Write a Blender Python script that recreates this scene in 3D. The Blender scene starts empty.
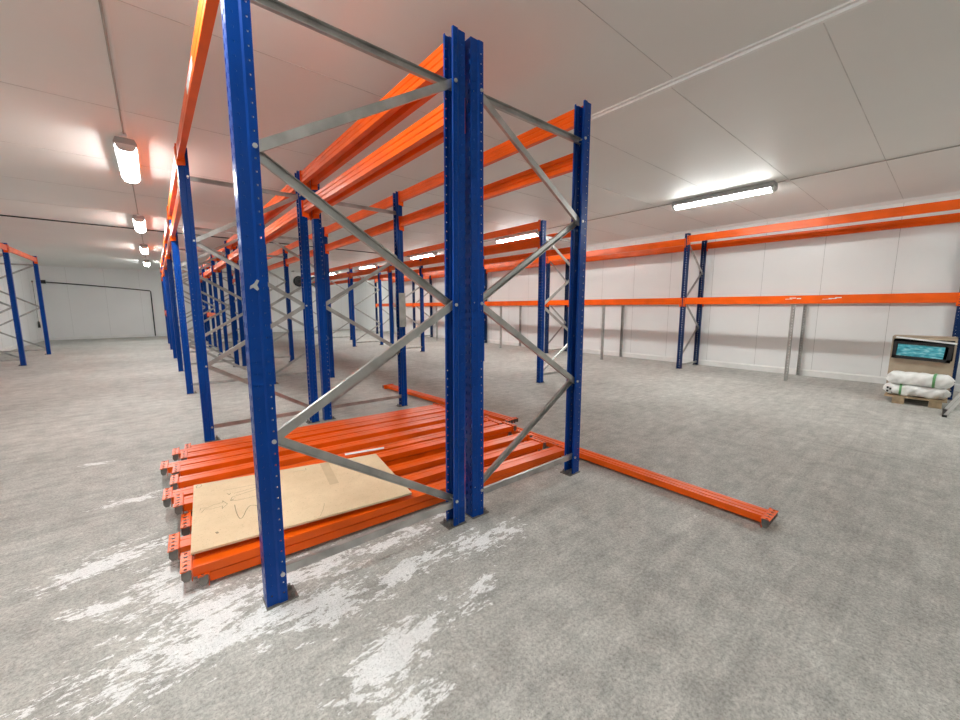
import bpy, bmesh, math, random
from mathutils import Vector, Matrix
random.seed(7)
scn = bpy.context.scene
COL = scn.collection
PI = math.pi
R = math.radians

# ------------------------------------------------------------------ helpers
class MB:
    """collects vertices and faces, builds one mesh"""
    def __init__(s): s.v = []; s.f = []
    def add(s, vs, fs):
        o = len(s.v); s.v += [tuple(v) for v in vs]; s.f += [tuple(i + o for i in f) for f in fs]; return s
    def box(s, x0, x1, y0, y1, z0, z1):
        return s.add([(x, y, z) for z in (z0, z1) for y in (y0, y1) for x in (x0, x1)],
                     [(0, 2, 3, 1), (4, 5, 7, 6), (0, 1, 5, 4), (2, 6, 7, 3), (0, 4, 6, 2), (1, 3, 7, 5)])
    def prism(s, poly, a, b, axis='y'):
        """closed polygon (2D) extruded along an axis"""
        n = len(poly)
        def pt(q, t):
            if axis == 'y': return (q[0], t, q[1])
            if axis == 'z': return (q[0], q[1], t)
            return (t, q[0], q[1])
        s.add([pt(q, a) for q in poly] + [pt(q, b) for q in poly],
              [tuple(range(n - 1, -1, -1)), tuple(range(n, 2 * n))] + [(i, (i + 1) % n, n + (i + 1) % n, n + i) for i in range(n)])
        return s
    def bar(s, p, q, w, h, up=(0, 0, 1)):
        p, q = Vector(p), Vector(q); d = (q - p).normalized(); u = Vector(up)
        if abs(d.dot(u)) > .98: u = Vector((1, 0, 0))
        a = d.cross(u).normalized(); b = a.cross(d).normalized()
        c = [(-w / 2, -h / 2), (w / 2, -h / 2), (w / 2, h / 2), (-w / 2, h / 2)]
        s.add([p + a * x + b * y for x, y in c] + [q + a * x + b * y for x, y in c],
              [(3, 2, 1, 0), (4, 5, 6, 7), (0, 1, 5, 4), (1, 2, 6, 5), (2, 3, 7, 6), (3, 0, 4, 7)])
        return s
    def tube(s, pts, r, n=8):
        pts = [Vector(p) for p in pts]; rings = []
        for i, p in enumerate(pts):
            d = (pts[min(i + 1, len(pts) - 1)] - pts[max(i - 1, 0)]).normalized()
            u = Vector((0, 0, 1)) if abs(d.z) < .95 else Vector((1, 0, 0))
            a = d.cross(u).normalized(); b = a.cross(d).normalized()
            rings.append([p + a * r * math.cos(2 * PI * k / n) + b * r * math.sin(2 * PI * k / n) for k in range(n)])
        vs = [v for rr in rings for v in rr]; fs = []
        for i in range(len(pts) - 1):
            for k in range(n):
                fs.append((i * n + k, i * n + (k + 1) % n, (i + 1) * n + (k + 1) % n, (i + 1) * n + k))
        fs.append(tuple(range(n - 1, -1, -1))); fs.append(tuple((len(pts) - 1) * n + k for k in range(n)))
        return s.add(vs, fs)
    def mesh(s, name, mat, fix=True, smooth=False, bevel=0):
        me = bpy.data.meshes.new(name); me.from_pydata(s.v, [], s.f)
        bm = bmesh.new(); bm.from_mesh(me)
        bmesh.ops.remove_doubles(bm, verts=bm.verts, dist=1e-5)
        if fix: bmesh.ops.recalc_face_normals(bm, faces=bm.faces)
        if bevel: bmesh.ops.bevel(bm, geom=list(bm.edges), offset=bevel, segments=2, affect='EDGES', profile=.5)
        if smooth:
            for f in bm.faces: f.smooth = True
        bm.to_mesh(me); bm.free()
        me.materials.append(mat)
        return me
    def build(s, name, mat, parent=None, **k):
        return link(name, s.mesh(name, mat, **k), parent)

def link(name, me, parent=None, loc=None, rot=None):
    o = bpy.data.objects.new(name, me); COL.objects.link(o)
    if parent: o.parent = parent
    if loc: o.location = loc
    if rot: o.rotation_euler = rot
    return o
def tag(o, label, cat, group=None):
    o['label'] = label; o['category'] = cat; o['kind'] = 'thing'
    if group: o['group'] = group
    return o
def thing(name, label, cat, loc=(0, 0, 0), rot=(0, 0, 0), group=None):
    o = bpy.data.objects.new(name, None); COL.objects.link(o); o.empty_display_size = .1
    o.location = loc; o.rotation_euler = rot
    return tag(o, label, cat, group)
def struct(name, mb, mat, **k):
    o = mb.build(name, mat, **k); o['kind'] = 'structure'; return o
def copy_tree(o, parent=None):
    c = o.copy(); COL.objects.link(c)
    if parent: c.parent = parent
    for ch in KIDS.get(o.name, []): copy_tree(ch, c)
    return c
KIDS = {}
def note_kids(o):
    ks = [x for x in bpy.data.objects if x.parent == o]; KIDS[o.name] = ks
    for k in ks: note_kids(k)

# ------------------------------------------------------------------ materials
def new_mat(name):
    m = bpy.data.materials.new(name); m.use_nodes = True
    nt = m.node_tree; b = nt.nodes['Principled BSDF']
    return m, nt, b
def N(nt, t, **k):
    n = nt.nodes.new(t)
    for a, v in k.items():
        if a in n.inputs.keys(): n.inputs[a].default_value = v
        else: setattr(n, a, v)
    return n
def L(nt, a, b): nt.links.new(a, b)
def ramp(nt, fac, stops):
    r = nt.nodes.new('ShaderNodeValToRGB'); e = r.color_ramp.elements
    while len(e) < len(stops): e.new(.5)
    for i, (p, c) in enumerate(stops):
        e[i].position = p; e[i].color = (c[0], c[1], c[2], 1) if isinstance(c, tuple) else (c, c, c, 1)
    L(nt, fac, r.inputs[0]); return r
def math_n(nt, op, a, b=None, clamp=False):
    n = nt.nodes.new('ShaderNodeMath'); n.operation = op; n.use_clamp = clamp
    for i, x in enumerate((a, b)):
        if x is None: continue
        if isinstance(x, (int, float)): n.inputs[i].default_value = x
        else: L(nt, x, n.inputs[i])
    return n.outputs[0]
def mix(nt, fac, a, b):
    n = nt.nodes.new('ShaderNodeMix'); n.data_type = 'RGBA'
    for idx, x in ((0, fac), (6, a), (7, b)):
        if isinstance(x, (int, float)): n.inputs[idx].default_value = x
        elif isinstance(x, tuple): n.inputs[idx].default_value = (*x, 1)
        else: L(nt, x, n.inputs[idx])
    return n.outputs[2]

def simple(name, col, rough=.5, metal=0, var=.12, scale=12, spec=.5, bump=0, bscale=80):
    m, nt, b = new_mat(name)
    tc = N(nt, 'ShaderNodeTexCoord'); nz = N(nt, 'ShaderNodeTexNoise'); nz.inputs['Scale'].default_value = scale; nz.inputs['Detail'].default_value = 5
    L(nt, tc.outputs['Object'], nz.inputs['Vector'])
    lo = tuple(c * (1 - var) for c in col); hi = tuple(min(1, c * (1 + var)) for c in col)
    r = ramp(nt, nz.outputs['Fac'], [(.3, lo), (.7, hi)])
    L(nt, r.outputs[0], b.inputs['Base Color'])
    b.inputs['Roughness'].default_value = rough; b.inputs['Metallic'].default_value = metal
    b.inputs['Specular IOR Level'].default_value = spec
    if bump:
        n2 = N(nt, 'ShaderNodeTexNoise'); n2.inputs['Scale'].default_value = bscale; L(nt, tc.outputs['Object'], n2.inputs['Vector'])
        bp = N(nt, 'ShaderNodeBump'); bp.inputs['Strength'].default_value = bump; bp.inputs['Distance'].default_value = .002
        L(nt, n2.outputs['Fac'], bp.inputs['Height']); L(nt, bp.outputs[0], b.inputs['Normal'])
    return m

def painted(name, col, chip, rough=.35, amt=.72, spec=.25):
    """paint with small worn chips"""
    m, nt, b = new_mat(name)
    tc = N(nt, 'ShaderNodeTexCoord')
    nz = N(nt, 'ShaderNodeTexNoise'); nz.inputs['Scale'].default_value = 3; nz.inputs['Detail'].default_value = 4
    L(nt, tc.outputs['Object'], nz.inputs['Vector'])
    n2 = N(nt, 'ShaderNodeTexNoise'); n2.inputs['Scale'].default_value = 45; n2.inputs['Detail'].default_value = 6; n2.inputs['Roughness'].default_value = .65
    L(nt, tc.outputs['Object'], n2.inputs['Vector'])
    base = ramp(nt, nz.outputs['Fac'], [(.3, tuple(c * .85 for c in col)), (.7, tuple(min(1, c * 1.12) for c in col))])
    k = ramp(nt, n2.outputs['Fac'], [(amt, 0.), (amt + .03, 1.)])
    L(nt, mix(nt, k.outputs[0], base.outputs[0], chip), b.inputs['Base Color'])
    b.inputs['Roughness'].default_value = rough
    b.inputs['Specular IOR Level'].default_value = spec
    return m

M = {}
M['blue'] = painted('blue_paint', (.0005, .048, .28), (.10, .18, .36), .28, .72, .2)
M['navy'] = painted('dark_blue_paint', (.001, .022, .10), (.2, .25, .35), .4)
M['orange'] = painted('orange_paint', (.88, .115, .003), (.30, .06, .02), .34, .75, .3)
M['galv'] = simple('galvanised_steel', (.46, .45, .43), .38, .75, .22, 9)
M['steel'] = simple('dark_steel', (.2, .185, .17), .5, .6, .3, 20)
M['bolt'] = simple('zinc_bolt', (.6, .6, .58), .35, .7, .1, 30)
M['wall'] = simple('white_wall_panel', (.86, .865, .86), .38, 0, .025, .8)
M['ceil'] = simple('ceiling_panel', (.82, .815, .785), .52, 0, .03, .5, spec=.45)
M['curb'] = simple('white_curb', (.82, .82, .8), .5, 0, .06, 5)
M['seam'] = simple('dark_seam', (.58, .565, .54), .6, 0, .2, 5)
M['seam_wall'] = simple('grey_seam', (.46, .46, .45), .6, 0, .2, 5)
M['white_strip'] = simple('white_profile', (.85, .84, .82), .4, 0, .03, 3)
M['seam_pipe'] = simple('grey_pipe', (.42, .40, .37), .5, 0, .1, 5)
M['black'] = simple('black_plastic', (.015, .015, .016), .5, 0, .2, 10)
M['housing'] = simple('lamp_housing', (.42, .42, .42), .45, 0, .05, 5)
M['white_metal'] = simple('white_enamel', (.72, .72, .7), .4, 0, .04, 4)
M['card'] = simple('cardboard', (.42, .33, .24), .8, 0, .1, 6)
M['wood'] = simple('raw_pine', (.42, .31, .19), .75, 0, .25, 14, bump=.3)
M['sack'] = simple('white_sack', (.86, .85, .83), .65, 0, .08, 18, bump=.5, bscale=30)
M['green'] = simple('green_strap', (.12, .33, .13), .5, 0, .1, 10)
M['foam'] = simple('white_foam', (.85, .85, .84), .7, 0, .03, 20)
M['paper'] = simple('white_paper', (.82, .80, .80), .7, 0, .03, 20)
M['pencil'] = simple('dark_pencil', (.33, .24, .15), .8, 0, .1, 20)
M['inner'] = simple('dark_interior', (.02, .02, .022), .8, 0, .2, 10)  # near-black colour paints in the darkness inside the carton's window
M['tape'] = simple('tan_tape', (.60, .44, .27), .5, 0, .05, 20)

def teal_mat():
    m, nt, b = new_mat('turquoise_print')
    tc = N(nt, 'ShaderNodeTexCoord'); mp = N(nt, 'ShaderNodeMapping'); mp.inputs['Scale'].default_value = (3, 5, 18)
    L(nt, tc.outputs['Object'], mp.inputs[0])
    nz = N(nt, 'ShaderNodeTexNoise'); nz.inputs['Scale'].default_value = 2.2; nz.inputs['Detail'].default_value = 6; L(nt, mp.outputs[0], nz.inputs['Vector'])
    r = ramp(nt, nz.outputs['Fac'], [(.3, (.02, .16, .24)), (.5, (.06, .42, .52)), (.68, (.42, .75, .80))])
    L(nt, r.outputs[0], b.inputs['Base Color']); b.inputs['Roughness'].default_value = .3
    return m
M['teal'] = teal_mat()

def board_mat():
    m, nt, b = new_mat('particle_board')
    tc = N(nt, 'ShaderNodeTexCoord')
    n1 = N(nt, 'ShaderNodeTexNoise'); n1.inputs['Scale'].default_value = 4; n1.inputs['Detail'].default_value = 8; n1.inputs['Roughness'].default_value = .7
    n2 = N(nt, 'ShaderNodeTexNoise'); n2.inputs['Scale'].default_value = 140; n2.inputs['Detail'].default_value = 3
    for n in (n1, n2): L(nt, tc.outputs['Object'], n.inputs['Vector'])
    a = ramp(nt, n1.outputs['Fac'], [(.3, (.68, .50, .31)), (.7, (.80, .62, .41))])
    k = ramp(nt, n2.outputs['Fac'], [(.62, 0.), (.7, .5)])
    L(nt, mix(nt, k.outputs[0], a.outputs[0], (.36, .25, .15)), b.inputs['Base Color'])
    b.inputs['Roughness'].default_value = .75
    return m
M['board'] = board_mat()

def emit(name, col, s):
    m, nt, b = new_mat(name)
    b.inputs['Base Color'].default_value = (.9, .9, .9, 1)
    b.inputs['Emission Color'].default_value = (*col, 1); b.inputs['Emission Strength'].default_value = s
    return m
M['lamp'] = emit('lamp_diffuser', (.97, 1, .975), 80)

def floor_mat():
    m, nt, b = new_mat('worn_concrete')
    geo = N(nt, 'ShaderNodeNewGeometry'); P = geo.outputs['Position']
    def noise(scale, det=6, rough=.6, sc=(1, 1, 1), rot=0, dist=0):
        mp = N(nt, 'ShaderNodeMapping'); mp.inputs['Scale'].default_value = sc; mp.inputs['Rotation'].default_value = (0, 0, rot)
        L(nt, P, mp.inputs[0])
        n = N(nt, 'ShaderNodeTexNoise'); n.inputs['Scale'].default_value = scale; n.inputs['Detail'].default_value = det
        n.inputs['Roughness'].default_value = rough; n.inputs['Distortion'].default_value = dist
        L(nt, mp.outputs[0], n.inputs['Vector']); return n.outputs['Fac']
    big = noise(.9, 5, .6)
    mid = noise(7, 8, .72)
    fine = noise(70, 6, .75)
    streak = noise(3.5, 8, .7, (.45, 4.5, 1), R(-8), .3)
    c = ramp(nt, big, [(.3, (.43, .418, .388)), (.7, (.55, .54, .505))]).outputs[0]
    sm = ramp(nt, streak, [(.3, .84), (.7, 1.12)]).outputs[0]
    mm = ramp(nt, mid, [(.32, .74), (.66, 1.16)]).outputs[0]
    fm = ramp(nt, fine, [(.35, .66), (.62, 1.2)]).outputs[0]
    def mul(a, bb):
        n = nt.nodes.new('ShaderNodeMix'); n.data_type = 'RGBA'; n.blend_type = 'MULTIPLY'; n.inputs[0].default_value = 1
        L(nt, a, n.inputs[6]); L(nt, bb, n.inputs[7]); return n.outputs[2]
    c = mul(mul(mul(c, sm), mm), fm)
    # worn white paint: blobs with ragged edges  (x, y, rx, ry, rot, strength)
    blobs = [(.60, 1.23, .24, .12, 18, 1.1), (.50, 1.02, .18, .08, 5, .9), (.82, 1.63, .26, .08, 8, .95), (1.36, 1.58, .36, .10, -8, .8),
             (.02, 1.78, .44, .15, 2, .95), (.40, 1.70, .36, .17, -20, .85), (-.30, 2.70, .24, .13, 10, 1.), (-.30, 2.27, .16, .06, -10, .9),
             (-.02, 2.25, .22, .26, 0, .9), (.50, 1.95, .36, .15, 0, .75), (.95, 1.90, .40, .10, 0, .6), (1.02, 1.28, .22, .06, 20, .7),
             (-.5, 4.55, .10, .05, 0, .9), (-.2, 3.5, .22, .07, 0, .8), (.1, 1.95, .3, .12, 0, .9)]
    sep = N(nt, 'ShaderNodeSeparateXYZ'); L(nt, P, sep.inputs[0])
    tot = None
    for x, y, rx, ry, a, s in blobs:
        ca, sa = math.cos(R(a)), math.sin(R(a))
        dx = math_n(nt, 'SUBTRACT', sep.outputs[0], x); dy = math_n(nt, 'SUBTRACT', sep.outputs[1], y)
        u = math_n(nt, 'ADD', math_n(nt, 'MULTIPLY', dx, ca / rx), math_n(nt, 'MULTIPLY', dy, sa / rx))
        v = math_n(nt, 'ADD', math_n(nt, 'MULTIPLY', dx, -sa / ry), math_n(nt, 'MULTIPLY', dy, ca / ry))
        d = math_n(nt, 'SQRT', math_n(nt, 'ADD', math_n(nt, 'MULTIPLY', u, u), math_n(nt, 'MULTIPLY', v, v)))
        f = math_n(nt, 'MULTIPLY', math_n(nt, 'SUBTRACT', 1.25, d), s)
        tot = f if tot is None else math_n(nt, 'MAXIMUM', tot, f)
    tot = math_n(nt, 'MAXIMUM', tot, -.6)
    rag = noise(7, 10, .74, (.8, 1.6, 1), R(-15), .4)
    rag2 = noise(26, 8, .75, (.7, 1.6, 1), R(-15), .3)
    edge = math_n(nt, 'ADD', math_n(nt, 'MULTIPLY', tot, .18), math_n(nt, 'ADD', math_n(nt, 'MULTIPLY', rag, .8), math_n(nt, 'MULTIPLY', rag2, .75)))
    mask = ramp(nt, edge, [(.865, 0.), (.885, 1.)]).outputs[0]
    wm = mul(ramp(nt, mid, [(.3, (.82, .82, .815)), (.7, (.93, .93, .925))]).outputs[0], ramp(nt, fine, [(.35, .86), (.62, 1.06)]).outputs[0])
    mk = math_n(nt, 'MULTIPLY', mask, .94)
    c = mix(nt, mk, c, wm)
    # thin construction joints across the slab
    jm = None
    for X in (4.9,):
        jx = math_n(nt, 'ABSOLUTE', math_n(nt, 'SUBTRACT', math_n(nt, 'ADD', sep.outputs[0], math_n(nt, 'MULTIPLY', streak, .06)), X + .03))
        jm = math_n(nt, 'LESS_THAN', jx, .006)
    c = mix(nt, math_n(nt, 'MULTIPLY', jm, .45), c, (.12, .11, .10))
    pit = noise(160, 3, .6); c = mix(nt, math_n(nt, 'MULTIPLY', ramp(nt, pit, [(.57, 0.), (.68, 1.)]).outputs[0], .68), c, (.16, .15, .135))
    # small dark specks
    sp = noise(24, 2, .5); c = mix(nt, math_n(nt, 'MULTIPLY', ramp(nt, sp, [(.73, 0.), (.77, 1.)]).outputs[0], .5), c, (.10, .09, .085))
    L(nt, c, b.inputs['Base Color'])
    b.inputs['Roughness'].default_value = .62; b.inputs['Specular IOR Level'].default_value = .35
    bp = N(nt, 'ShaderNodeBump'); bp.inputs['Strength'].default_value = .35; bp.inputs['Distance'].default_value = .004
    hh = math_n(nt, 'ADD', math_n(nt, 'MULTIPLY', fine, .5), math_n(nt, 'ADD', mid, math_n(nt, 'MULTIPLY', mask, .4)))
    L(nt, hh, bp.inputs['Height']); L(nt, bp.outputs[0], b.inputs['Normal'])
    return m
M['floor'] = floor_mat()

# ------------------------------------------------------------------ room shell
X0, X1, Y0, Y1, ZC = -3.65, 9.63, -6.5, 23.77, 3.07
struct('floor', MB().box(X0 - .2, X1 + .2, Y0 - .2, Y1 + .2, -.15, 0), M['floor'])
struct('ceiling', MB().box(X0 - .2, X1 + .2, Y0 - .2, Y1 + .2, ZC, ZC + .15), M['ceil'])
struct('wall_right', MB().box(X1, X1 + .2, Y0, Y1, 0, ZC), M['wall'])
struct('wall_left', MB().box(X0 - .2, X0, Y0, Y1, 0, ZC), M['wall'])
struct('wall_far', MB().box(X0 - .2, X1 + .2, Y1, Y1 + .2, 0, ZC), M['wall'])
struct('wall_near', MB().box(X0 - .2, X1 + .2, Y0 - .2, Y0, 0, ZC), M['wall'])
CB = [(0, 0), (0, .12), (.012, .12), (.03, .1), (.03, 0)]
struct('baseboard_right', MB().prism([(X1 - a, b) for a, b in CB], Y0, Y1, 'y'), M['curb'])
struct('baseboard_left', MB().prism([(X0 + a, b) for a, b in CB], Y0, Y1, 'y'), M['curb'])
struct('baseboard_far', MB().prism([(Y1 - a, b) for a, b in CB], X0 + .03, X1 - .03, 'x'), M['curb'])
# panel joints in the ceiling and the walls
s = MB()
y = .69 - 7 * .93
while y < Y1:
    s.box(3.35, X1, y - .003, y + .003, ZC - .002, ZC + .01); y += .93
y = 4.91 - 1.68 * 6
while y < 11:
    s.box(X0, 3.2, y - .002, y + .002, ZC - .002, ZC + .01); y += 1.68
struct('trim_1', s, M['seam'])
s = MB(); y = .68 - 7 * .9325
while y < Y1 - .3:
    s.box(X1 - .0015, X1 + .01, y - .0025, y + .0025, .12, ZC); y += .9325
struct('trim_2', s, M['seam_wall'])
s = MB(); x = X0 + .9
while x < X1:
    s.box(x - .002, x + .002, Y1 - .0015, Y1 + .01, .12, ZC); x += 1.15
y = Y0 + .6
while y < Y1:
    s.box(X0 - .01, X0 + .0015, y - .002, y + .002, .12, ZC); y += 1.15
struct('trim_3', s, M['seam_wall'])
# white T profile down the middle of the ceiling
struct('trim_4', MB().prism([(3.235, ZC), (3.235, ZC - .012), (3.262, ZC - .012), (3.262, ZC - .03), (3.29, ZC - .03), (3.29, ZC - .012), (3.318, ZC - .012), (3.318, ZC)], Y0, Y1, 'y'), M['white_strip'])
# coving strips where walls meet the ceiling
struct('trim_5', MB().prism([(X1, ZC - .05), (X1, ZC), (X1 - .05, ZC)], Y0, Y1, 'y'), M['white_strip'])
struct('trim_6', MB().prism([(Y1, ZC - .05), (Y1, ZC), (Y1 - .05, ZC)], X0, X1, 'x'), M['white_strip'])

# conduits feeding the lamps and a dark joint rail across the ceiling
LX, LXR = -.09, 6.88
LAMP1 = 6.35
def conduit(label, x, dark, ys):
    t = thing('cable_conduit', label, 'conduit', (x, 0, ZC))
    ends = [Y0 + .2] + [e for y in ys for e in (y - .72, y + .72)] + [Y1 - .2]
    for a, b in zip(ends[::2], ends[1::2]):
        MB().tube([(0, a, -.013), (0, b, -.013)], .007).build('pipe', M['seam_pipe'], t)
        if b < Y1 - 1: MB().box(-.022, .022, b - .14, b - .09, -.036, -.003).build('junction_box', M['white_metal'], t)
    return t
YL, YR = (-2.3, 2.05, LAMP1, LAMP1 + 4.4, LAMP1 + 8.8, LAMP1 + 13.3), (-1.95, 2.46, 6.88, 11.2, 15.5, 19.9)
conduit('thin grey conduit on the ceiling feeding the lamp row left of the racks', LX, True, YL)
conduit('thin grey conduit on the ceiling feeding the lamp row near the right wall', LXR, True, YR)
tag(MB().box(LX + .018, LX + .03, 2.85, LAMP1 - .75, ZC - .012, ZC - .0005).build('cable_duct', M['white_strip']), 'white cable duct beside the thin conduit on the ceiling at upper left', 'cable duct')
tag(MB().tube([(X0 + .02, 11.55, ZC - .012), (X1 - .05, 12.15, ZC - .012)], .012).build('ceiling_cable', M['black']), 'black cable running straight across the ceiling beyond the nearest left lamp', 'cable')

# ------------------------------------------------------------------ lamps
def make_lamp():
    t = thing('ceiling_lamp', '', 'lamp')
    MB().prism([(-.094, 0), (-.075, .045), (.075, .045), (.094, 0), (.094, -.034), (.084, -.034), (.084, -.012), (-.084, -.012), (-.084, -.034), (-.094, -.034)], -.70, .70, 'y').build('housing', M['housing'], t)
    MB().prism([(-.08, -.0125), (-.076, -.04), (-.056, -.066), (-.028, -.076), (.028, -.076), (.056, -.066), (.076, -.04), (.08, -.0125)], -.66, .66, 'y').build('diffuser', M['lamp'], t)
    for a in (-.70, .662): MB().prism([(-.083, -.0125), (-.08, -.041), (-.058, -.069), (-.03, -.079), (.03, -.079), (.058, -.069), (.08, -.041), (.083, -.0125)], a, a + .038, 'y').build('end_cap', M['white_metal'], t)
    return t
lamp = make_lamp(); note_kids(lamp)
ords = ['nearest', 'second', 'third', 'fourth', 'fifth', 'sixth', 'seventh', 'eighth']
first = True
def place_lamp(x, y, label, grp):
    global first
    o = lamp if first else copy_tree(lamp); first = False
    o.location = (x, y, ZC - .048); o['label'] = label; o['group'] = grp
for i, yy in enumerate(YL[2:]):
    place_lamp(LX, yy, f'{ords[i]} lit batten lamp in the ceiling row left of the blue racks', 'lamps of the left ceiling row')
for i, yy in enumerate((2.46, 6.88, 11.2, 15.5, 19.9)):
    place_lamp(LXR, yy, f'{ords[i]} lit batten lamp in the ceiling row before the white right wall', 'lamps of the right ceiling row')
for x, yy, w in ((LX, 2.05, 'overhead,'), (LX, -2.3, 'far'), (LXR, -1.95, 'far')):
    place_lamp(x, yy, f'lit batten lamp {w} behind the viewer in the {"left" if x < 0 else "right"} ceiling row', 'lamps behind the viewer')

# ------------------------------------------------------------------ rack upright with real perforations
def strip_columns(length, holes):
    """u positions and which column intervals are hole columns"""
    us = [0]; hole = []
    for c, hw in holes:
        us += [c - hw, c + hw]; hole.append(len(us) - 2)
    us.append(length)
    return us, hole
def upright_mesh(name, H, mat, flange=True):
    prof = [(.083, -.031), (.083, -.045), (.053, -.045), (.045, -.038), (0, -.038), (0, .038), (.045, .038), (.053, .045), (.083, .045), (.083, .031)]
    # holes per profile segment: (centre, half width, half height)
    HOLES = {1: [(.015, .0035, .0035)], 3: [(.024, .0035, .0035)], 4: [(.018, .006, .011), (.058, .006, .011)], 5: [(.021, .0035, .0035)], 7: [(.015, .0035, .0035)]}
    zs = [0.]; kind = []
    z = .05
    while z < H - .02:
        zs += [z - .011, z - .0035, z + .0035, z + .011]; z += .05
    zs.append(H)
    bm = bmesh.new()
    for si in range(len(prof) - 1):
        a, b = Vector(prof[si]), Vector(prof[si + 1]); ln = (b - a).length
        hs = HOLES.get(si, [])
        us, hc = strip_columns(ln, [(c, w) for c, w, h in hs])
        rows = [[bm.verts.new((*(a + (b - a) * (u / ln)), zz)) for u in us] for zz in zs]
        for j in range(len(zs) - 1):
            m = j % 4    # 1: slot only, 2: small hole + slot, 3: slot only
            for i in range(len(us) - 1):
                if i in hc:
                    hh = hs[hc.index(i)][2]
                    if m == 2 or (hh > .005 and m in (1, 3)): continue
                bm.faces.new((rows[j][i], rows[j][i + 1], rows[j + 1][i + 1], rows[j + 1][i]))
    bmesh.ops.remove_doubles(bm, verts=bm.verts, dist=1e-5)
    bmesh.ops.recalc_face_normals(bm, faces=bm.faces)
    bmesh.ops.solidify(bm, geom=list(bm.faces), thickness=.0022)
    bmesh.ops.recalc_face_normals(bm, faces=bm.faces)
    me = bpy.data.meshes.new(name); bm.to_mesh(me); bm.free(); me.materials.append(mat)
    return me
HR, HD = 2.765, 2.84
UP = upright_mesh('upright', HR, M['blue'])
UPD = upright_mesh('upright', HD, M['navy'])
PLATE = MB().box(-.004, .128, -.05, .05, 0, .006).mesh('base_plate', M['steel'])
def lathe_bolt(c, axis, prof, n=8):
    m = MB(); vs = []
    for t, r_ in prof:
        for k in range(n):
            a = 2 * PI * k / n; u, v = r_ * math.cos(a), r_ * math.sin(a)
            vs.append((c[0] + u, c[1] + v, c[2] + t) if axis == 'z' else (c[0] + u, c[1] + t, c[2] + v))
    fs = [(i * n + k, i * n + (k + 1) % n, (i + 1) * n + (k + 1) % n, (i + 1) * n + k) for i in range(len(prof) - 1) for k in range(n)]
    fs += [tuple(range(n)), tuple((len(prof) - 1) * n + k for k in range(n))]
    return m.add(vs, fs)
ANCH = [lathe_bolt((.106, yy, .006), 'z', [(0, .012), (.008, .012), (.0081, .007), (.024, .007)]).mesh('anchor_bolt', M['steel']) for yy in (-.03, .03)]

def brace_mesh(p, q, side):
    """open C channel from p to q in the frame's plane; side -1 shows its web to -y, +1 shows its hollow"""
    (x1, z1), (x2, z2) = p, q
    d = Vector((x2 - x1, 0, z2 - z1)); ln = d.length; d.normalize(); n = Vector((-d.z, 0, d.x)); yv = Vector((0, 1, 0))
    w, h, t = .040, .022, .002
    if side < 0: sec = [(-w/2, -h), (w/2, -h), (w/2, -.001), (w/2 - t, -.001), (w/2 - t, -h + t), (-w/2 + t, -h + t), (-w/2 + t, -.001), (-w/2, -.001)]
    else: sec = [(-w/2, h), (-w/2, .001), (-w/2 + t, .001), (-w/2 + t, h - t), (w/2 - t, h - t), (w/2 - t, .001), (w/2, .001), (w/2, h)]
    b = Vector((x1, 0, z1))
    ring = lambda s: [b + d * s + n * a + yv * c for a, c in sec]
    m = MB(); k = len(sec)
    e = .018
    m.add(ring(-e) + ring(ln + e), [(i, (i + 1) % k, k + (i + 1) % k, k + i) for i in range(k)] + [(0, 1, 2, 3, 4, 5, 6, 7)[::-1], tuple(range(k, 2 * k))])
    return m.mesh('brace', M['galv'])
def bolt_mesh(x, z):
    return lathe_bolt((x, 0, z), 'y', [(-.052, .0095), (-.0455, .0095), (-.0454, .0045), (.0454, .0045), (.0455, .0095), (.052, .0095)]).mesh('brace_bolt', M['bolt'])

def make_frame(name, depth, up, nodes, strut, mirror, bolts, first_low_right=True):
    t = thing(name, '', 'rack frame')
    for k in (0, 1):
        rot = (0, 0, PI * k); loc = (depth * k, 0, 0)
        u = link('upright', up, t, loc, rot)
        pl = link('base_plate', PLATE, u); [link('anchor_bolt', a_, pl) for a_ in ANCH]
    xl, xr = .068, depth - .068
    if mirror: xl, xr = xr, xl
    pts = [(xr if i % 2 == 0 else xl, z) for i, z in enumerate(nodes)]
    for i in range(len(pts) - 1):
        a, b = pts[i], pts[i + 1]
        if a[0] > b[0]: a, b = b, a
        rising = b[1] > a[1]
        side = (1 if rising else -1) if mirror else (-1 if rising else 1)
        link('brace', brace_mesh(a, b, side), t)
    link('brace', brace_mesh((.068, strut), (depth - .068, strut), -1), t)
    if len(nodes) > 4 and nodes[-1] > 2.4:
        link('brace', brace_mesh((.068, nodes[-1]), (depth - .068, nodes[-1]), 1), t)
    if bolts:
        for i, (x, z) in enumerate(pts):
            link('brace_bolt', bolt_mesh(x, z), t)
        link('brace_bolt', bolt_mesh(pts[1][0], strut), t)
        link('brace_bolt', bolt_mesh(pts[1][0] if len(pts) % 2 else pts[0][0], nodes[-1]), t)
    return t
NOD = [.17, .755, 1.345, 1.945, 2.515]
XA, XB, XC, XD, XE = .268, 1.431, 5.10, 8.62, -3.52
YF = 1.837; PIT = 2.8
fa = make_frame('rack_frame', 1.1, UP, NOD, .14, False, False)
fb = make_frame('rack_frame', 1.1, UP, NOD, .14, True, False)
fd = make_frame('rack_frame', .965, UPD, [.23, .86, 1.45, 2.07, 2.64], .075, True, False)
fd_kill = [o for o in bpy.data.objects if o.parent == fd and o.name.startswith('brace')][-1]
bpy.data.objects.remove(fd_kill)
for f in (fa, fb, fd): note_kids(f)
def swap_pattern(): pass
used = set()
def put(proto, x, y, label, grp):
    if proto.name in used: o = copy_tree(proto)
    else: o = proto; used.add(proto.name)
    o.location = (x, y, 0); o['label'] = label; o['group'] = grp
    return o
FR = {}
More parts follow.
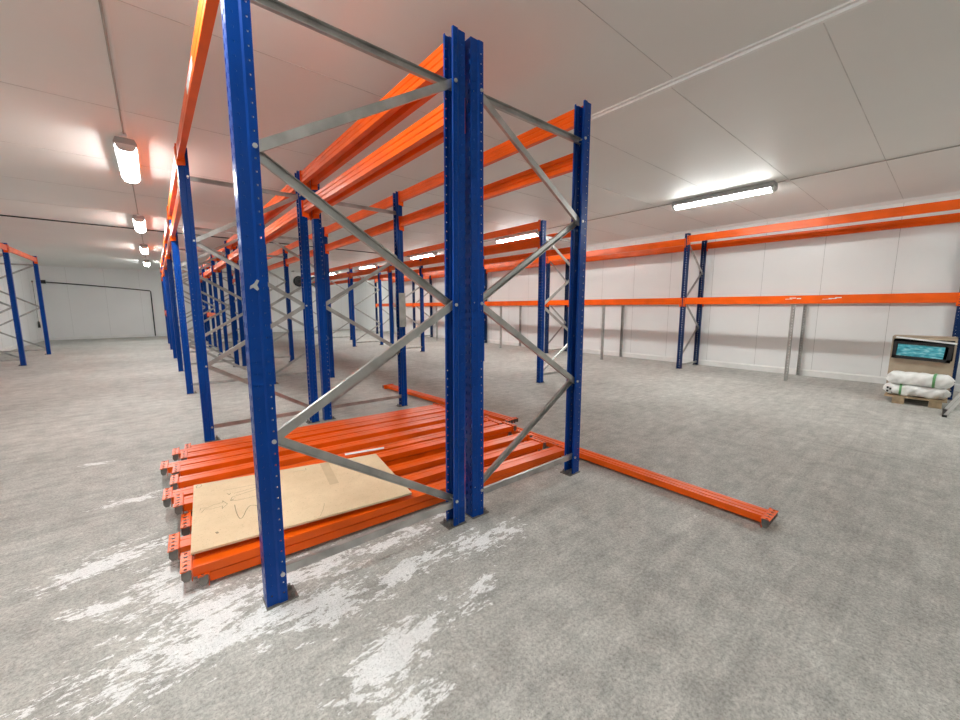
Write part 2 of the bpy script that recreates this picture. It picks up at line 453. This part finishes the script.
for k in range(7):
    FR['A', k] = put(fa, XA, YF + PIT * k, f'{ords[k]} blue frame from the viewer in the left row of the central double rack', 'frames of the left rack row')
for k in range(7):
    FR['B', k] = put(fb, XB, YF + PIT * k, f'{ords[k]} blue frame from the viewer in the right row of the central double rack', 'frames of the right rack row')
YC = 4.54
for k in range(6):
    FR['C', k] = put(fb, XC, YC + PIT * k, f'{ords[k]} blue frame of the single rack row standing between double rack and white wall', 'frames of the middle rack row')
YDs = [-.09 + 3.755 * k for k in range(6)]
for k, y in enumerate(YDs):
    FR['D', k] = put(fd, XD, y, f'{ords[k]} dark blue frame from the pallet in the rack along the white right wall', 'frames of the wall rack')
YEs = [16.5, 13.66, 10.8]
for k, y in enumerate(YEs):
    FR['E', k] = put(fa, XE, y, ['rearmost blue frame of the rack by the far left wall', 'second rearmost blue frame of the rack by the far left wall', 'third blue frame from the rear in the rack by the far left wall'][k], 'frames of the left wall rack')
# bolts and little fittings on the nearest frames only
for key, mirror in ((('A', 0), False), (('B', 0), True), (('A', 1), False)):
    t = FR[key]; xl, xr = .068, 1.1 - .068
    if mirror: xl, xr = xr, xl
    for i, z in enumerate(NOD):
        link('brace_bolt', bolt_mesh(xr if i % 2 == 0 else xl, z), t)
    link('brace_bolt', bolt_mesh(xl, .14), t); link('brace_bolt', bolt_mesh(xl, NOD[-1]), t)
# the nearest frame leans slightly out of plumb
for o in [o for o in bpy.data.objects if o.parent == FR['A', 0]]:
    turned = abs(o.rotation_euler.z) > 1
    o.rotation_euler.y = R(-.5 if turned else .5)
# galvanised clip on the nearest left upright
u0 = [o for o in bpy.data.objects if o.parent == FR['A', 0] and o.name.startswith('upright')]
u0.sort(key=lambda o: o.location.x)
k = MB().prism([(.018, 1.395), (.030, 1.402), (.044, 1.390), (.050, 1.396), (.044, 1.412), (.052, 1.430), (.044, 1.434), (.034, 1.418), (.020, 1.408)], -.044, -.0385, 'y').build('safety_clip', M['bolt'], u0[0])
k['label'] = 'pale zinc locking clip'
# galvanised repair sleeve on the second frame's right-hand upright
u1 = [o for o in bpy.data.objects if o.parent == FR['B', 1] and o.name.startswith('upright')]
u1.sort(key=lambda o: -o.location.x)
sl = MB()
sl.box(-.006, -.0025, -.05, .05, 1.07, 1.51); sl.box(-.006, .086, -.0495, -.0465, 1.07, 1.51); sl.box(-.006, .086, .0465, .0495, 1.07, 1.51)
k = sl.build('splice_sleeve', M['galv'], u1[0]); k['label'] = 'bare galvanised repair sleeve'

# ------------------------------------------------------------------ beams
BH, BD = .115, .045
def connector_mesh(end):
    """L shaped end connector with hook holes; local beam axis +y, beam end at y=0, plate reaches outward"""
    bm = bmesh.new(); s = -1 if end == 0 else 1
    w = .043; z0, z1 = -.05, .135; n = 5; ph = (z1 - z0) / n
    for i in range(n):
        a, b = z0 + i * ph, z0 + (i + 1) * ph; cz = (a + b) / 2; cy = .0235; r = .0085
        outer = [(0, a), (cy, a), (w, a), (w, cz), (w, b), (cy, b), (0, b), (0, cz)]
        inner = [(cy + r * math.cos(t), cz + r * math.sin(t)) for t in [R(x) for x in (225, 270, 315, 0, 45, 90, 135, 180)]]
        vo = [bm.verts.new((-.005, s * q[0], q[1])) for q in outer]; vi = [bm.verts.new((-.005, s * q[0], q[1])) for q in inner]
        for j in range(8): bm.faces.new((vo[j], vo[(j + 1) % 8], vi[(j + 1) % 8], vi[j]))
    q = [bm.verts.new(v) for v in ((-.005, 0, z0), (-.005, 0, z1), (.058, 0, z1 - .01), (.058, 0, z0 + .01))]
    bm.faces.new(q)
    bmesh.ops.remove_doubles(bm, verts=bm.verts, dist=1e-5)
    bmesh.ops.recalc_face_normals(bm, faces=bm.faces)
    bmesh.ops.solidify(bm, geom=list(bm.faces), thickness=.0035)
    bmesh.ops.recalc_face_normals(bm, faces=bm.faces)
    me = bpy.data.meshes.new('end_connector'); bm.to_mesh(me); bm.free(); me.materials.append(M['orange'])
    return me
CN = [connector_mesh(0), connector_mesh(1)]
def tongues_mesh(end):
    m = MB(); s = -1 if end == 0 else 1
    for z in (-.048, .0, .045, .09, .132):
        m.prism([(-.006, s * .004), (-.006, s * .038), (.030, s * .040), (.048, s * .030), (.048, s * .012), (.030, s * .004)], z - .002, z + .002, 'z')
    ya, yb = sorted((s * .002, s * .008)); m.box(-.0012, .004, ya, yb, -.05, .134)
    return m.mesh('hook_plate', M['steel'])
TN = [tongues_mesh(0), tongues_mesh(1)]
BPROF = [(0, 0), (0, .036), (.003, .038), (.003, .042), (0, .044), (0, BH), (BD, BH), (BD, .085), (BD - .006, .081), (BD - .006, .075), (BD, .071), (BD, .044), (BD - .006, .040), (BD - .006, .034), (BD, .030), (BD, 0)]
BRIB = [(0, 0), (0, .022), (.007, .026), (.007, .034), (0, .038), (0, .068), (.007, .072), (.007, .080), (0, .084), (0, BH), (BD, BH), (BD, 0)]
_bm = {}
def beam_mesh(Ln, h=BH, ribbed=False):
    if (Ln, h, ribbed) not in _bm:
        pr = [(x, z * h / BH) for x, z in (BRIB if ribbed else BPROF)]
        _bm[Ln, h, ribbed] = MB().prism(pr, .003, Ln - .003, 'y').mesh('pallet_rack_beam', M['orange'], bevel=.0012)
    return _bm[Ln, h, ribbed]
def beam(Ln, label, grp, loc, rot=(0, 0, 0), h=BH, ribbed=False):
    """a beam from local y=0 to y=Ln, outer face at x=0 facing -x"""
    o = link('pallet_rack_beam', beam_mesh(Ln, h, ribbed), None, loc, rot)
    tag(o, label, 'rack beam', grp)
    link('end_connector', CN[0], o); link('end_connector', CN[1], o, (0, Ln, 0))
    return o
BL = 2.69
ZU, ZL = 2.645, 2.342
bayw = ['nearest', 'second', 'third', 'fourth', 'fifth', 'sixth']
def line(xface, yc, facing, k, z, level, where, grp, Ln=BL, pit=PIT, h=BH):
    """one beam in bay k; facing -1: outer face looks to -x, +1: to +x"""
    ya = yc + pit * k + (pit - Ln) / 2
    lab = f'{level} orange beam, {bayw[k]} bay, {where}'
    if facing < 0: return beam(Ln, lab, grp, (xface, ya, z), h=h)
    return beam(Ln, lab, grp, (xface, ya + Ln, z), (0, 0, PI), h=h)
for k in range(6):
    for lev, z in (('upper', ZU), ('lower', ZL)):
        if not (k == 0 and lev == 'lower'):
            b = line(XA, YF, -1, k, z, lev, 'aisle side of the left row in the double rack', 'beams of the left rack row')
            if k == 0: near_beam = b; b.location.x += .022; b.rotation_euler.z = .0078
        b = line(XA + 1.1, YF, 1, k, z, lev, 'inner side of the left row in the double rack', 'beams of the left rack row')
        if k == 0: b.rotation_euler.z += .0072
        line(XB, YF, -1, k, z, lev, 'inner side of the right row in the double rack', 'beams of the right rack row')
        line(XB + 1.1, YF, 1, k, z, lev, 'outer side of the right row in the double rack', 'beams of the right rack row')
line(XA, YF, -1, 5, 1.1, 'waist-high', 'aisle side of the left row in the double rack', 'beams of the left rack row')
line(XA + 1.1, YF, 1, 4, 1.06, 'waist-high', 'inner side of the left row in the double rack', 'beams of the left rack row')
st = MB().box(-.0012, -.0002, 1.0, 1.38, .03, .09).build('sticker', M['paper'], near_beam); st['label'] = 'blank white sticker'
for k in range(5):
    for lev, z in (('upper', ZU), ('lower', ZL)):
        line(XC, YC, -1, k, z, lev, 'near side of the single row between double rack and wall', 'beams of the middle rack row')
        line(XC + 1.1, YC, 1, k, z, lev, 'far side of the single row between double rack and wall', 'beams of the middle rack row')
DP = 3.755; DL = DP - .11
for k in range(5):
    for lev, z, zr in (('upper', 2.655 if k == 0 else 2.605, 2.605), ('middle', 1.385, 1.385)):
        ya = YDs[k] + (DP - DL) / 2
        b1 = beam(DL, f'{lev} front orange beam, {bayw[k]} bay, rack along the white right wall', 'beams of the wall rack', (XD, ya, z), h=.135)
        b2 = beam(DL, f'{lev} rear orange beam, {bayw[k]} bay, rack along the white right wall', 'beams of the wall rack', (XD + .965, ya + DL, zr), (0, 0, PI), h=.135)
        if k == 0 and lev == 'middle':
            sm = MB()
            for y0, y1, z0, z1 in ((1.72, 1.78, .075, .092), (1.79, 1.88, .085, .1), (1.84, 1.94, .07, .08), (1.26, 1.36, .07, .082), (1.2, 1.28, .082, .096), (1.32, 1.44, .064, .07)):
                sm.box(-.0008, -.0002, y0, y1, z0, z1)
            q = sm.build('paint_scuff', M['paper'], b1); q['label'] = 'white rubbed marks'
for k, y in enumerate(YEs[1:]):
    beam(BL + .04, ['rearmost', 'second rearmost'][k] + ' upper orange beam, aisle side of the rack by the far left wall', 'beams of the left wall rack', (XE + 1.1, y + .052 + BL + .04, 2.60), (0, 0, PI))
    beam(BL + .04, ['rearmost', 'second rearmost'][k] + ' upper orange beam, wall side of the rack by the far left wall', 'beams of the left wall rack', (XE, y + .052, 2.60))

# galvanised mid-span posts under the wall rack's middle beams
def make_post():
    t = thing('support_post', '', 'support post')
    P = upright_mesh('post', 1.36, M['galv'])
    # slimmer section
    for v in P.vertices: v.co.x *= .62; v.co.y *= .62
    link('post', P, t); MB().box(-.008, .065, -.04, .04, 0, .006).build('foot_plate', M['galv'], t)
    MB().box(-.004, .06, -.036, .036, 1.36, 1.366).build('head_plate', M['galv'], t)
    return t
post = make_post(); note_kids(post); fp = True
for k in range(4):
    y = (YDs[k] + YDs[k + 1]) / 2 + .03 * k
    for nm, x, ro in (('front', XD + .005, 0), ('rear', XD + .96, PI)):
        o = post if fp else copy_tree(post); fp = False
        o.location = (x, y, 0.002); o.rotation_euler = (0, 0, ro)
        o['label'] = f'{nm} galvanised post under the middle beams, {bayw[k]} bay, rack along the white wall'; o['group'] = 'posts under the wall rack beams'

# ------------------------------------------------------------------ beams lying on the floor
PL = 2.58
TILT = -.06
def hooked(ln, *a, **k):
    o = beam(ln, *a, **k)
    for c_, t_ in zip([c for c in bpy.data.objects if c.parent == o], TN): link('hook_plate', t_, c_)
    return o
def lying(xleft, yref, xref, zface, label, dx=0, dy=0, ln=PL):
    """axis centre passes (xref, yref) and slopes by TILT; outer face up at zface"""
    x = xleft + dx; yl = yref + (x - xref) * TILT + dy
    # local z (0..BH) maps to -Y across the beam, so shift half a height
    n = Vector((-math.sin(TILT), math.cos(TILT)))   # across
    ox, oy = x + n.x * BH / 2, yl + n.y * BH / 2
    return hooked(ln, label, 'loose beams piled on the floor', (ox, oy, zface), (0, R(90), -PI / 2 + TILT))
# row: (centre y, at x, left end x, layers, name)
ROWS = [(2.12, 1.40, .03, 2, 'row nearest the viewer'), (2.345, 1.55, -.01, 2, 'second row from the viewer'), (2.56, 1.70, .05, 2, 'third row from the viewer'),
        (2.745, 1.84, .03, 3, 'fourth row from the viewer'), (2.895, 1.84, -.02, 3, 'fifth row from the viewer'), (3.25, 2.20, .02, 2, 'sixth row from the viewer'),
        (3.47, 2.40, .04, 2, 'seventh row from the viewer'), (3.607, 2.40, -.03, 2, 'eighth row from the viewer'), (3.775, 2.50, .10, 2, 'ninth row from the viewer'),
        (3.912, 2.50, .05, 2, 'tenth row from the viewer'), (4.16, 2.6, .14, 1, 'farthest row, lying alone')]
LAYN = {1: ['single'], 2: ['bottom', 'top'], 3: ['bottom', 'middle', 'top']}
for yr, xr, xl, n, nm in ROWS:
    for j in range(n):
        zf = .063 + .051 * j
        short = n - 1 - j
        lying(xl, yr, xr, zf, f'{LAYN[n][j]} loose orange beam in the floor pile, {nm}', .062 * short, .004 * (short % 2), PL - .124 * short)
# two beams lying crosswise at the pile's right end
def cross(x, ya, L_, dxdy, z, label):
    a = math.atan(dxdy)
    o = hooked(L_, label, 'loose beams lying crosswise', (x - BH / 2, ya, z), (0, R(90), a), ribbed=True)
    return o
cross(2.785, .60, 2.70, -.005, .066, 'loose orange beam lying crosswise, sticking out right of the rack toward the viewer')
cross(3.02, 3.08, 2.70, .06, .062, 'loose orange beam lying crosswise on open floor behind the pile')

# board on the pile
bt = [(.03, 2.215, .155), (1.155, 2.075, .155), (1.233, 2.767, .188), (.094, 3.01, .188)]
def on_board(u, v, dz=.0008):
    a = Vector(bt[0]).lerp(Vector(bt[1]), u); b = Vector(bt[3]).lerp(Vector(bt[2]), u)
    p = a.lerp(b, v); p.z += dz; return p
m = MB(); nb = 14
gr = [on_board(i / nb, j / nb, dz) for dz in (0, -.012) for j in range(nb + 1) for i in range(nb + 1)]
q = nb + 1; o2 = q * q; fs = []
for j in range(nb):
    for i in range(nb):
        a = j * q + i; fs += [(a, a + 1, a + q + 1, a + q), (o2 + a, o2 + a + q, o2 + a + q + 1, o2 + a + 1)]
for i in range(nb):
    for a, b in ((i, i + 1), (nb * q + i, nb * q + i + 1), (i * q, (i + 1) * q), (i * q + nb, (i + 1) * q + nb)): fs.append((a, b, o2 + b, o2 + a))
m.add(gr, fs)
bo = tag(m.build('particle_board', M['board']), 'tan particle board sheet with pencil scribbles lying on the orange beam pile', 'board')
# pencil scribbles as thin ribbons on the face
def ribbon(mb, pts, w=.004):
    P = [on_board(*p) for p in pts]
    for i in range(len(P) - 1):
        d = (P[i + 1] - P[i]).normalized(); a = d.cross(Vector((0, 0, 1))).normalized() * w / 2
        e = d * w * .3
        mb.add([P[i] - a - e, P[i] + a - e, P[i + 1] + a + e, P[i + 1] - a + e], [(0, 1, 2, 3)])
def smooth_pts(ps, n=6):
    out = []
    for i in range(len(ps) - 1):
        p0, p1, p2, p3 = ps[max(i - 1, 0)], ps[i], ps[i + 1], ps[min(i + 2, len(ps) - 1)]
        for k in range(n):
            t = k / n
            out.append(tuple(.5 * (2 * b + (c - a) * t + (2 * a - 5 * b + 4 * c - d) * t * t + (3 * b - a - 3 * c + d) * t ** 3) for a, b, c, d in zip(p0, p1, p2, p3)))
    return out + [ps[-1]]
def scribble(pts, w):
    m = MB(); ribbon(m, pts, w); m.build('pencil_mark', M['pencil'], bo, fix=False)
scribble([(.03, .53), (.034, .56), (.06, .545), (.09, .575), (.128, .58), (.126, .61), (.146, .54), (.122, .48), (.124, .525), (.08, .51), (.05, .535), (.036, .49)], .003)
scribble([(.135, .79), (.29, .79)], .003); scribble([(.15, .72), (.158, .69), (.165, .715)], .004)
scribble([(.18, .70), (.29, .735)], .003); scribble([(.295, .70), (.17, .64), (.160, .585), (.19, .565), (.29, .575)], .0035)
scribble([(.175, .60), (.165, .585)], .006)
scribble(smooth_pts([(.176, .50), (.178, .40), (.184, .31), (.193, .268), (.206, .30), (.222, .38), (.240, .43), (.262, .42), (.29, .37)]), .0042)
scribble(smooth_pts([(.012, .955), (.022, .985), (.036, .975), (.030, .935), (.014, .93), (.012, .955)]), .003)
scribble([(.49, .90), (.53, .905), (.56, .90), (.56, .94)], .003)
scribble([(.52, .02), (.545, .10), (.565, .19)], .002)
scribble([(.094, .165), (.098, .15)], .012)
m = MB()
for k in range(8):
    a, b = k / 8, (k + 1) / 8
    m.add([on_board(.636 + .012 * a, .49 + .5 * a, .0005), on_board(.686 + .012 * a, .49 + .5 * a, .0005), on_board(.686 + .012 * b, .49 + .5 * b, .0005), on_board(.636 + .012 * b, .49 + .5 * b, .0005)], [(0, 1, 2, 3)])
m.build('tape_strip', M['tape'], bo, fix=False)
m = MB()
pz = .1715
m.add([(1.06, 2.965, pz), (1.05, 2.925, pz), (1.35, 2.865, pz), (1.37, 2.905, pz), (1.06, 2.965, pz + .001), (1.05, 2.925, pz + .001), (1.35, 2.865, pz + .001), (1.37, 2.905, pz + .001)],
      [(3, 2, 1, 0), (4, 5, 6, 7), (0, 1, 5, 4), (1, 2, 6, 5), (2, 3, 7, 6), (3, 0, 4, 7)])
tag(m.build('paper_strip', M['paper']), 'white paper strip lying on an orange beam behind the board', 'paper')

# ------------------------------------------------------------------ pallet, sacks and carton by the right wall rack
pal = thing('wooden_pallet', 'small wooden pallet carrying white sacks and a carton by the right wall rack', 'pallet', (7.78, .2, 0))
PW0, PW1, PD = -.275, .275, .80
for y in (.09, -.245):
    for x in (0, .35, .70): MB().box(x, x + .1, y, y + .115, 0, .085).build('block', M['wood'], pal)
for i in range(5):
    x = i * .17; MB().box(x, x + .12, PW0 - .01, PW1 + .01, .085, .105).build('deck_board', M['wood'], pal)

def sack(name, label, cx, cy, z0, ln, dp, h, rz, seed):
    rnd = random.Random(seed)
    bm = bmesh.new(); nu, nv = 44, 28; rows = []
    ph = [rnd.uniform(0, 6.28) for _ in range(6)]
    for i in range(nu + 1):
        t = i / nu; y = (t - .5) * ln
        e = min(1, (1 - abs(2 * t - 1)) * 5.5) ** .5
        e = max(e, .16)
        row = []
        for j in range(nv):
            a = 2 * PI * j / nv
            cx_, cz_ = math.cos(a), math.sin(a)
            sx = math.copysign(abs(cx_) ** .65, cx_); sz = math.copysign(abs(cz_) ** .7, cz_)
            wv = 1 + .06 * math.sin(5 * t * PI + ph[0] + 2 * a) + .05 * math.sin(17 * t + ph[1] + 3 * a) + .045 * math.sin(31 * t + ph[2] - 4 * a)
            ee = e if abs(2 * t - 1) < .97 else e
            x = sx * dp / 2 * (.55 + .45 * e) * wv; z = sz * h / 2 * e * wv
            row.append(bm.verts.new((x, y + .012 * math.sin(3 * a + ph[3]), max(z, -h / 2 * .98) + h / 2)))
        rows.append(row)
    for i in range(nu):
        for j in range(nv):
            bm.faces.new((rows[i][j], rows[i][(j + 1) % nv], rows[i + 1][(j + 1) % nv], rows[i + 1][j]))
    bm.faces.new(rows[0][::-1]); bm.faces.new(rows[-1])
    bmesh.ops.recalc_face_normals(bm, faces=bm.faces)
    for f in bm.faces: f.smooth = True
    me = bpy.data.meshes.new(name); bm.to_mesh(me); bm.free(); me.materials.append(M['sack'])
    t = link(name, me, None, (cx, cy, z0), (0, 0, rz)); tag(t, label, 'sack', 'white sacks on the pallet')
    return t
def strap(parent, y, dp, h, w):
    m = MB(); n = 20
    ring = []
    for k in range(n):
        a = 2 * PI * k / n; cx_, cz_ = math.cos(a), math.sin(a)
        ring.append((math.copysign(abs(cx_) ** .65, cx_) * (dp / 2 * 1.1), math.copysign(abs(cz_) ** .7, cz_) * h / 2 * 1.1 + h / 2))
    ring = [(x, max(z, .004)) for x, z in ring]
    m.add([(x, y - w / 2, z) for x, z in ring] + [(x, y + w / 2, z) for x, z in ring], [(k, (k + 1) % n, n + (k + 1) % n, n + k) for k in range(n)])
    return m.build('strap', M['green'], parent, smooth=True)
s1 = sack('filled_sack', 'lower white sack with green strap lying on the wooden pallet', 7.955, .205, .1055, .60, .33, .15, R(2), 3)
strap(s1, .14, .33, .15, .022)
s2 = sack('filled_sack', 'upper white sack with green strap lying on another sack before the carton', 7.975, .185, .252, .60, .32, .17, R(-3), 11)
strap(s2, -.14, .32, .17, .026)
pr = MB()
for y, z in ((.235, .09), (.262, .06), (.262, .105), (.215, .05)): pr.box(-.172, -.168, y - .010, y + .010, z - .015, z + .012)
q = pr.build('printed_mark', M['black'], s1, bevel=.002)

ct = thing('carton', 'brown cardboard carton with a window showing a turquoise pack, behind white sacks', 'carton', (8.165, .205, .1055))
w2, d_, h_ = .30, .42, .80
MB().box(0, d_, -w2, w2, 0, .006).build('base', M['card'], ct)
fr = MB()
oz0, oz1 = .49, .765
fr.box(0, .006, -w2, w2, .006, oz0); fr.box(0, .006, -w2, w2, oz1, h_); fr.box(0, .006, -w2, -w2 + .02, oz0, oz1); fr.box(0, .006, w2 - .015, w2, oz0, oz1)
fr.build('front_panel', M['card'], ct)
MB().box(.006, d_, -w2, -w2 + .006, .006, h_).build('side_panel', M['card'], ct)
MB().box(.006, d_, w2 - .006, w2, .006, h_).build('side_panel', M['card'], ct)
MB().box(d_ - .006, d_, -w2 + .006, w2 - .006, .006, h_).build('rear_panel', M['card'], ct)
fl = MB(); fl.box(-.001, d_ + .001, -.03, .03, h_ + .0005, h_ + .0015)
MB().box(0, d_, -w2, w2, h_ - .006, h_).build('top_flap', M['card'], ct)
MB().box(.008, .20, -w2 + .007, w2 - .007, oz0 - .02, oz0 - .012).build('inner_shelf', M['inner'], ct)
MB().box(.20, .206, -w2 + .007, w2 - .007, oz0 - .02, h_ - .008).build('inner_back', M['inner'], ct)
tp = thing('plastic_tray', 'black tray holding a turquoise printed pack in the carton window', 'tray', (8.14, .215, .1055 + oz0 - .005))
tp.rotation_euler = (R(3), 0, 0)
tb = MB(); tb.box(-.02, .12, -.275, .275, -.006, 0); tb.box(-.02, -.012, -.275, .275, 0, .035); tb.box(-.02, .12, -.275, -.235, 0, .235); tb.box(-.02, .12, .24, .275, 0, .235); tb.box(-.018, .12, -.235, .24, .205, .235)
tb.build('tray', M['black'], tp)
tb = MB(); tb.box(-.012, .06, -.205, .235, .036, .2); tb.build('turquoise_pack', M['teal'], tp, bevel=.004)
tag(MB().box(-.03, .10, -.30, .265, 0, .018).build('foam_strip', M['foam']), 'white foam strip lying tilted on top of the black tray', 'foam strip')
fs = bpy.data.objects['foam_strip']; fs.location = (8.14, .205, .1055 + oz0 + .262); fs.rotation_euler = (R(6.5), 0, 0)

# pale folding trestle at the picture's right edge
tr = thing('folding_trestle', 'pale metal folding trestle with dark feet beside the pallet', 'trestle', (7.25, -.42, 0))
for sx in (0, .42):
    MB().bar((sx, .34, .02), (sx, .03, .72), .028, .02, (1, 0, 0)).build('leg', M['white_metal'], tr)
    MB().bar((sx, -.34, .02), (sx, -.03, .72), .028, .02, (1, 0, 0)).build('leg', M['white_metal'], tr)
for sy in (-.345, .345):
    MB().box(-.03, .45, sy - .02, sy + .02, 0, .025).build('foot', M['black'], tr)
    MB().bar((0, sy * .62, .33), (.42, sy * .62, .33), .02, .03).build('rung', M['white_metal'], tr)
MB().box(-.06, .48, -.06, .06, .72, .76).build('top_rail', M['white_metal'], tr)

# ------------------------------------------------------------------ things on the far walls
ac = thing('air_cooler', 'white ceiling-hung air cooler with two black fans near the far wall', 'air cooler', (5.72, 20.0, ZC))
MB().box(-.66, .66, 0, .55, -.95, -.08).build('casing', M['white_metal'], ac, bevel=.02)
for x in (-.34, .34):
    f = MB()
    f.tube([(x, -.035, -.5), (x, .0, -.5)], .25, 20); f.build('fan', M['black'], ac)
    g = MB()
    for r_ in (.1, .17, .25): 
        pts = [(x + r_ * math.cos(2 * PI * i / 20), -.05, -.5 + r_ * math.sin(2 * PI * i / 20)) for i in range(21)]
        g.tube(pts, .006, 5)
    g.build('fan_grille', M['steel'], ac)
for x in (-.5, .5):
    MB().box(x - .02, x + .02, .1, .45, -.08, 0).build('hanger', M['galv'], ac)
MB().box(-.62, .62, .02, .5, -1.0, -.95).build('drip_tray', M['white_metal'], ac)

wc = thing('wall_cable', 'black cable sagging across the far wall and dropping down to the floor', 'cable', (0, Y1, 0))
MB().tube([(-3.36, -.026, 2.38), (-2.2, -.026, 2.30), (-1.1, -.026, 2.21), (-.11, -.026, 2.11), (-.085, -.026, 2.06), (-.09, -.055, .03)], .022).build('cable', M['black'], wc)
MB().box(-3.50, -3.34, -.09, -.003, 2.32, 2.46).build('junction_box', M['black'], wc)
pc = thing('pull_cord', 'thin cord with black handle hanging in the far left corner', 'pull cord', (X0, 23.2, 0))
MB().tube([(.03, 0, 2.36), (.03, 0, .82)], .006).build('cord', M['steel'], pc)
MB().prism([(.005, .55), (.075, .55), (.06, .78), (.02, .82)], -.03, .03, 'y').build('handle', M['black'], pc)
MB().box(0, .05, -.02, .02, 2.34, 2.40).build('hook', M['steel'], pc)

# ------------------------------------------------------------------ camera, world, view
f_px, yaw, pitch, roll, ch = 388.2666, R(39.679478), R(7.686213), R(-.086939), 1.32051
F = Vector((math.sin(yaw) * math.cos(pitch), math.cos(yaw) * math.cos(pitch), -math.sin(pitch)))
Rv = Vector((math.cos(yaw), -math.sin(yaw), 0)); U = Rv.cross(F)
R2 = math.cos(roll) * Rv + math.sin(roll) * U; U2 = -math.sin(roll) * Rv + math.cos(roll) * U
cd = bpy.data.cameras.new('camera'); cam = bpy.data.objects.new('camera', cd); COL.objects.link(cam)
cd.sensor_width = 36; cd.sensor_fit = 'HORIZONTAL'; cd.lens = f_px / 960 * 36; cd.clip_start = .02
mw = Matrix.Identity(4)
for i in range(3): mw[i][0], mw[i][1], mw[i][2] = R2[i], U2[i], -F[i]
mw[2][3] = ch
cam.matrix_world = mw
scn.camera = cam
w = bpy.data.worlds.new('world'); scn.world = w; w.use_nodes = True
w.node_tree.nodes['Background'].inputs[0].default_value = (.8, .85, .9, 1); w.node_tree.nodes['Background'].inputs[1].default_value = .05
scn.view_settings.view_transform = 'Standard'; scn.view_settings.look = 'None'
scn.view_settings.exposure = .2; scn.view_settings.gamma = 1; scn.view_settings.use_curve_mapping = False
scn.cycles.use_denoising = True
scn.cycles.max_bounces = 10; scn.cycles.diffuse_bounces = 6
